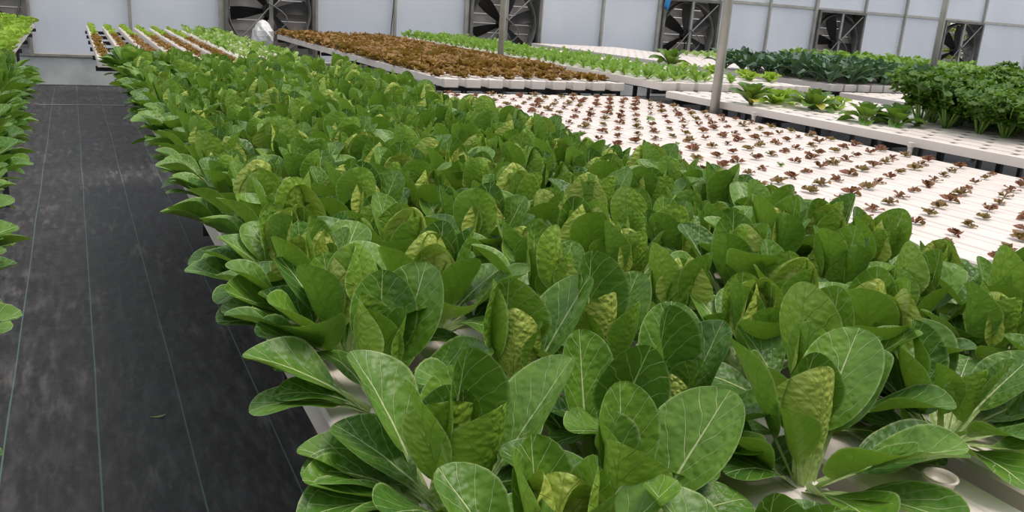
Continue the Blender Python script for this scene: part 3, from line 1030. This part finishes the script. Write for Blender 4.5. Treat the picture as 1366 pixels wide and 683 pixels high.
SEED = [rosette('seedling', m, 100 + i, nn, 0.046, 0.030, (38, 78), ruffle=0.3, ns=4, nc=4, inner=2, bend=0.7, wav=0.1)
        for i, (m, nn) in enumerate(((M_RED, 6), (M_RED, 7), (M_OLIVE, 6), (M_OLIVE, 7), (M_RED, 5), (M_SGREEN, 5)))]
SCOL = ['red', 'red', 'brownish', 'brownish', 'red', 'pale green']
rng = random.Random(8)
for c, x in enumerate(SEEDX):
    cnt = 0
    y = 6.50 - (0.1 if c % 2 else 0)
    while y > 1.3:
        cnt += 1
        p = (x + rng.uniform(-0.012, 0.012), y + rng.uniform(-0.015, 0.015), Z1 + 0.002)
        y -= 0.192
        if not seen(p, 30):
            continue
        k = rng.choices(range(6), (4, 4, 3, 3, 3, 0.5))[0]
        s = rng.uniform(0.72, 1.15) * (0.75 if k == 5 else 1)
        o = link('lettuce_seedling', SEED[k], None, p, (0, 0, rng.uniform(0, 6.28)), s)
        tag(o, f'{SCOL[k]} lettuce seedling, {nth(cnt)} from the far end, {nth(c + 1)} channel from the pak choi', 'seedling', 'lettuce seedlings in the white channels')

BROWN = [rosette('brown_lettuce', M_BROWN, 200 + i, 9, 0.125, 0.10, (25, 66), ruffle=0.22, ns=6, nc=6, inner=5, bend=0.8, wav=0.12, tip=0.8) for i in range(4)]
rng = random.Random(9)
for c, x in enumerate(BRX):
    cnt = 0
    y = Y2A + (0.16 if c % 2 else 0.26)
    while y < Y2B - 0.05:
        cnt += 1
        small = y < Y2A + 0.9
        s = rng.uniform(0.55, 0.85) if small else rng.uniform(0.9, 1.15)
        if c == len(BRX) - 1:
            s *= 0.8
        o = link('brown_lettuce', BROWN[rng.randrange(4)], None, (x + rng.uniform(-0.02, 0.02), y + rng.uniform(-0.02, 0.02), Z2 - 0.004), (0, 0, rng.uniform(0, 6.28)), s)
        tag(o, f'brown frilly lettuce, {nth(cnt)} from the near end of the {nth(c + 1)} channel from the left', 'lettuce', 'brown lettuces on the raised bed')
        y += 0.21

GREEN = [rosette('green_lettuce', M_GREEN, 300 + i, 9, 0.15, 0.046, (8, 58), ruffle=0.12, ns=6, nc=4, inner=5, bend=0.5, wav=0.08, pf=0.2) for i in range(4)]
for c, x in enumerate(B3FX[:5]):
    cnt = 0
    y = Y3 + 0.2 + (0.1 if c % 2 else 0.0)
    while y < Y2B - 0.05:
        cnt += 1
        o = link('green_lettuce', GREEN[rng.randrange(4)], None, (x + rng.uniform(-0.02, 0.02), y + rng.uniform(-0.02, 0.02), ZB3F - 0.002), (0, 0, rng.uniform(0, 6.28)), rng.uniform(0.7, 0.95))
        tag(o, f'loose green lettuce, {nth(cnt)} from the near end of the {nth(c + 1)} channel from the poles', 'lettuce', 'loose green lettuces past the poles')
        y += 0.2

LIME = [rosette('lime_lettuce', M_LIME, 400 + i, 9, 0.15, 0.11, (15, 58), ruffle=0.2, ns=6, nc=6, inner=5, bend=0.6, wav=0.1, tip=0.8) for i in range(3)]
for c, x in enumerate(B0FX):
    cnt = 0
    y = Y2A + (0.1 if c % 2 else 0.2)
    while y < Y2B - 0.05:
        if seen((x + 0.1, y, Z2 + 0.12), 10):
            cnt += 1
            o = link('lime_lettuce', LIME[rng.randrange(3)], None, (x + rng.uniform(-0.02, 0.02), y, Z2 - 0.004), (0, 0, rng.uniform(0, 6.28)), rng.uniform(0.8, 1.0))
            tag(o, f'bright lime curly lettuce, {nth(cnt)} from the near end of the {nth(c + 1)} channel from the aisle', 'lettuce', 'lime lettuces at the left edge')
        y += 0.21

SB = [rosette('young_brown_lettuce', M_BROWN, 500 + i, 6, 0.06, 0.05, (25, 66), ruffle=0.25, ns=4, nc=4, inner=3, bend=0.8, wav=0.12) for i in range(3)]
SG = [rosette('young_lime_lettuce', M_LIME, 520 + i, 6, 0.06, 0.045, (15, 60), ruffle=0.25, ns=4, nc=4, inner=3, bend=0.6, wav=0.1) for i in range(3)]
PALE = [rosette('pale_lettuce', M_PALE, 540 + i, 7, 0.12, 0.05, (10, 55), ruffle=0.1, ns=5, nc=4, inner=3, bend=0.6, wav=0.08, pf=0.2) for i in range(4)]
for c, x in enumerate(B1FX):
    cnt = 0
    y = Y2A + 1.05
    while y < Y2B - 0.05:
        cnt += 1
        j = rng.randrange(3)
        if c < 6:
            lime = y > 11.2 + rng.uniform(-0.3, 0.3)
            o = link('young_lime_lettuce' if lime else 'young_brown_lettuce', (SG if lime else SB)[j], None, (x, y, Z2 - 0.002), (0, 0, rng.uniform(0, 6.28)), rng.uniform(0.8, 1.15))
            tag(o, f'young {"lime" if lime else "brown"} lettuce, {nth(cnt)} from the near end of the {nth(c + 1)} spaced channel from the aisle', 'lettuce',
                'young lettuces on the spaced channels')
        else:
            o = link('pale_lettuce', (PALE + GREEN)[rng.choice((0, 1, 2, 3, 4, 5))], None, (x + rng.uniform(-0.03, 0.03), y, Z2 - 0.002), (0, 0, rng.uniform(0, 6.28)), rng.uniform(0.55, 0.85))
            tag(o, f'pale green lettuce, {nth(cnt)} from the near end of the {nth(c + 1)} channel from the aisle', 'lettuce', 'pale lettuces beyond the pak choi')
        y += 0.2

# small pale lettuces on the far bed under the wall
for c, x in enumerate(B5X[:5]):
    cnt = 0
    for k in range(6):
        cnt += 1
        y = 11.6 + 0.3 * k
        o = link('pale_lettuce', PALE[rng.randrange(4)], None, (x, y, Z2 - 0.002), (0, 0, rng.uniform(0, 6.28)), rng.uniform(0.8, 1.1))
        tag(o, f'pale lettuce beneath the end wall, {nth(cnt)} along the {nth(c + 1)} channel past the pole', 'lettuce', 'pale lettuces under the end wall')

# ------------------------------------------------------------------ plants with leaves as parts
COSL = [leaf('leaf', 0.21, 0.095, 0.12, 0.012, M_ROM, 600 + i, bend=b, cup=0.4, wav=0.05, pucker=0.01, ns=9, nc=6) for i, b in enumerate((0.3, 0.7, 1.0))]
YELL = leaf('leaf', 0.21, 0.085, 0.12, 0.012, M_YEL, 610, bend=1.3, cup=0.3, wav=0.06, ns=9, nc=6)
LIML = [leaf('leaf', 0.17, 0.12, 0.1, 0.012, M_LIME, 620 + i, bend=b, cup=0.4, ruffle=0.15, wav=0.08, ns=9, nc=8, tip=0.8) for i, b in enumerate((0.3, 0.8))]
SPIN = [leaf('leaf', 0.20, 0.10, 0.25, 0.010, M_PAKD, 640 + i, bend=b, cup=0.4, wav=0.04, pucker=0.008, ns=9, nc=6) for i, b in enumerate((0.3, 0.7, 1.1))]


def leafy(name, loc, meshes, n, tilts, label, cat, seed, scale=1.0, extra=(), group=None):
    rng = random.Random(seed)
    t = link(name, None, None, loc)
    t.scale = (scale,) * 3
    for k in range(n):
        f = k / max(1, n - 1)
        tilt = R(tilts[0] + (tilts[1] - tilts[0]) * f + rng.uniform(-6, 6))
        az = k * 2.4 + rng.uniform(-0.2, 0.2)
        me = meshes[min(len(meshes) - 1, int(f * len(meshes)))]
        o = link('leaf', me, t)
        o.matrix_local = Matrix.Rotation(az, 4, 'Z') @ Matrix.Rotation(-tilt, 4, 'X') @ Matrix.Rotation(rng.uniform(-0.3, 0.3), 4, 'Z') @ Matrix.Scale(0.65 + 0.4 * min(1, f * 1.6), 4)
    for me, phi, tilt, s, lb in extra:
        o = link('leaf', me, t)
        o['label'] = lb
        o.matrix_local = Matrix.Rotation(cam_az(phi), 4, 'Z') @ Matrix.Rotation(-R(tilt), 4, 'X') @ Matrix.Scale(s, 4)
    if label:
        tag(t, label, cat, group)
    return t


ZP = ZB3 + 0.004
leafy('cos_lettuce', (4.80, 5.28, ZP), COSL, 22, (0, 48), 'tall dark green cos lettuce just right of the near pole', 'lettuce', 1, 1.05, [(YELL, 265, 50, 0.9, 'limp yellowing leaf hanging to the channel')])
leafy('lime_head_lettuce', (5.13, 5.38, ZP), LIML, 14, (4, 70), 'lime green lettuce right of the tall cos lettuce', 'lettuce', 2, 1.0)
leafy('lime_head_lettuce', (5.36, 5.42, ZP), LIML, 12, (4, 70), 'lime green lettuce tucked behind the cos with a yellow leaf', 'lettuce', 3, 0.9)
leafy('cos_lettuce', (5.20, 5.02, ZP), COSL, 19, (2, 74), 'dark cos lettuce with one yellow leaf, between lime lettuces', 'lettuce', 4, 1.1, [(YELL, 270, 55, 1.0, 'yellow drooping front leaf')])
leafy('lime_head_lettuce', (5.48, 5.05, ZP), LIML, 11, (4, 66), 'small lime lettuce right of the cos with a yellow leaf', 'lettuce', 5, 0.85)
leafy('round_leaf_lettuce', (4.98, 4.30, ZP), SPIN, 17, (2, 74), 'lighter of two round-leaved greens left of the celery', 'lettuce', 6, 1.0)
leafy('round_leaf_lettuce', (5.14, 4.16, ZP), SPIN, 17, (2, 74), 'darker of two round-leaved greens, touching the celery side', 'lettuce', 7, 1.02)
leafy('cos_lettuce', (6.6, 8.8, ZB3F), COSL, 14, (4, 60), 'bushy green plant alone on white channels before the blue sheet', 'lettuce', 8, 1.35)
for k, (x, y, s) in enumerate(((6.5, 6.9, 0.8), (6.5, 7.3, 0.75), (6.28, 6.95, 0.75), (6.5, 7.8, 0.85), (6.48, 8.3, 0.7))):
    leafy('lime_head_lettuce', (x - 0.12, y - 0.1, ZB3F), LIML, 10, (4, 60),
          ('pale lettuce at the near end', 'pale lettuce second', 'pale lettuce beside the pole at the near end', 'pale lettuce third', 'pale lettuce fourth')[k] + ' along the channel left of the kale',
          'lettuce', 30 + k, s, group='lettuces left of the kale')

KALE = [leaf('leaf', 0.30, 0.088, 0.2, 0.008, M_KALE, 700 + i, bend=b, cup=0.2, wav=0.10, pucker=0.02, ruffle=0.06, ns=9, nc=5, obov=0.55, tip=1.1) for i, b in enumerate((0.4, 0.9, 1.4))]
rng = random.Random(14)
kproto = [leafy('kale', (0, 0, -50), KALE, 15, (2, 46), None, None, 40 + k) for k in range(3)]
first = [True] * 3
for c in range(7):
    for r_ in range(8):
        x, y = 7.3 + 0.262 * c + rng.uniform(-0.04, 0.04), Y2A + 0.04 + 0.25 * r_ + rng.uniform(-0.04, 0.04)
        k = rng.randrange(3)
        loc, rz, sc = (x, y, ZB3F), rng.uniform(0, 6.28), rng.uniform(1.0, 1.25)
        if first[k]:
            o = kproto[k]
            o.location, o.rotation_euler, o.scale = loc, (0, 0, rz), (sc,) * 3
            first[k] = False
        else:
            o = copy_tree(kproto[k], loc, rz, sc)
        tag(o, f'dark blue-green kale, {nth(r_ + 1)} from the near end in the {nth(c + 1)} row from the left', 'kale', 'dark kale plants in front of the fan')


# celery: each stalk with its toothed leaflets is a part, the stem below it a sub-part
def celery_stalk(seed, mat):
    rng = random.Random(seed)
    H = 0.30
    bend = rng.uniform(0.25, 0.6)
    pts = [Vector((0, bend * 0.3 * (s ** 2) * 0.8, H * s)) for s in (0, 0.35, 0.7, 1.0)]
    V, F, UV = [], [], []
    for k in range(32):
        s = rng.uniform(0.35, 1.0) if k > 2 else 1.0
        p = Vector((0, bend * 0.3 * s * s * 0.8, H * s))
        v, f, uv, _, _ = leaf_mesh('x', rng.uniform(0.042, 0.064), rng.uniform(0.036, 0.052), 0.1, 0.004, None, rng.randrange(999), bend=0.9, cup=0.2, ruffle=0.3, wav=0.12, ns=4, nc=4, tip=0.7)
        m = Matrix.Rotation(rng.uniform(0, 6.28), 3, 'Z') @ Matrix.Rotation(-R(rng.uniform(30, 85)), 3, 'X')
        b = len(V)
        V += [tuple(m @ q + p) for q in v]
        UV += uv
        F += [tuple(i + b for i in q) for q in f]
    return mesh('leaf_spray', V, F, mat, UV), pts


def celery(seed, mat):
    rng = random.Random(seed)
    t = link('celery', None, None, (0, 0, -50))
    for k in range(10):
        me, pts = celery_stalk(seed * 10 + k % 4, mat)
        b = MB().tube(pts, [0.008, 0.006, 0.005, 0.003], 6)
        st = link('stalk', mesh('stalk', b.V, b.F, M_STALK), t)
        st.matrix_local = Matrix.Rotation(k * 2.4, 4, 'Z') @ Matrix.Translation((0, 0.012, 0)) @ Matrix.Rotation(-R(rng.uniform(4, 24)), 4, 'X') @ Matrix.Scale(rng.uniform(0.85, 1.15), 4)
        link('leaf_spray', me, st)
    return t


cproto = [celery(k + 1, M_CEL) for k in range(3)]
first = [True] * 3
spots = []
for c in range(6):
    for r_ in range(11):
        spots.append((5.50 + 0.19 * c, 4.22 - 0.22 * r_ + 0.1 * c, 0, c, r_))
for c in range(8):
    for r_ in range(9):
        spots.append((7.2 + 0.22 * c, 5.1 - 0.24 * r_, 1, c, r_))
rng = random.Random(15)
for x, y, b, c, r_ in spots:
    if not seen((x, y, 1.0), 60):
        continue
    k = rng.randrange(3)
    loc, rz, sc = (x + rng.uniform(-0.03, 0.03), y + rng.uniform(-0.03, 0.03), ZP - 0.004), rng.uniform(0, 6.28), rng.uniform(0.98, 1.18) * (1.0 if b == 0 else 1.08)
    if first[k]:
        o = cproto[k]
        o.location, o.rotation_euler, o.scale = loc, (0, 0, rz), (sc,) * 3
        first[k] = False
    else:
        o = copy_tree(cproto[k], loc, rz, sc)
    tag(o, f'dark celery, {nth(r_ + 1)} from the far end, {nth(c + 1)} row, ' + ('bed with bare channels' if b == 0 else 'bed before the kale'), 'celery', 'celery beside the bare channels')

PARS = []
for i in range(3):
    V, F, UV = [(0, 0, 0)], [], [(0.5, 0)]
    rng = random.Random(800 + i)
    for k in range(46):
        a, rr = rng.uniform(0, 6.28), 0.14 * math.sqrt(rng.random())
        p = Vector((rr * math.cos(a), rr * math.sin(a), rng.uniform(0.10, 0.27) - rr * 0.4))
        v, f, uv, _, _ = leaf_mesh('x', 0.08, 0.06, 0.1, 0.004, None, k, bend=0.9, ruffle=0.3, wav=0.1, ns=3, nc=2)
        m = Matrix.Rotation(rng.uniform(0, 6.28), 3, 'Z') @ Matrix.Rotation(-R(rng.uniform(30, 85)), 3, 'X')
        b = len(V)
        V += [tuple(m @ q + p) for q in v]
        UV += uv
        F += [tuple(j + b for j in q) for q in f]
        F.append((0, b, b + 1))
    PARS.append(mesh('parsley', V, F, M_CELL, UV))
rng = random.Random(16)
for c, x in enumerate(B5X):
    cnt = 0
    for r_ in range(26):
        y = 4.8 + 0.22 * r_ + (0.1 if c % 2 else 0)
        if not seen((x, y, 1.15), 20):
            continue
        cnt += 1
        o = link('parsley', PARS[rng.randrange(3)], None, (x + rng.uniform(-0.03, 0.03), y, Z2 - 0.002), (0, 0, rng.uniform(0, 6.28)), rng.uniform(0.95, 1.2))
        tag(o, f'light green parsley, {nth(cnt)} from the near end of the {nth(c + 1)} channel past the pole', 'parsley', 'parsley in front of the end wall')
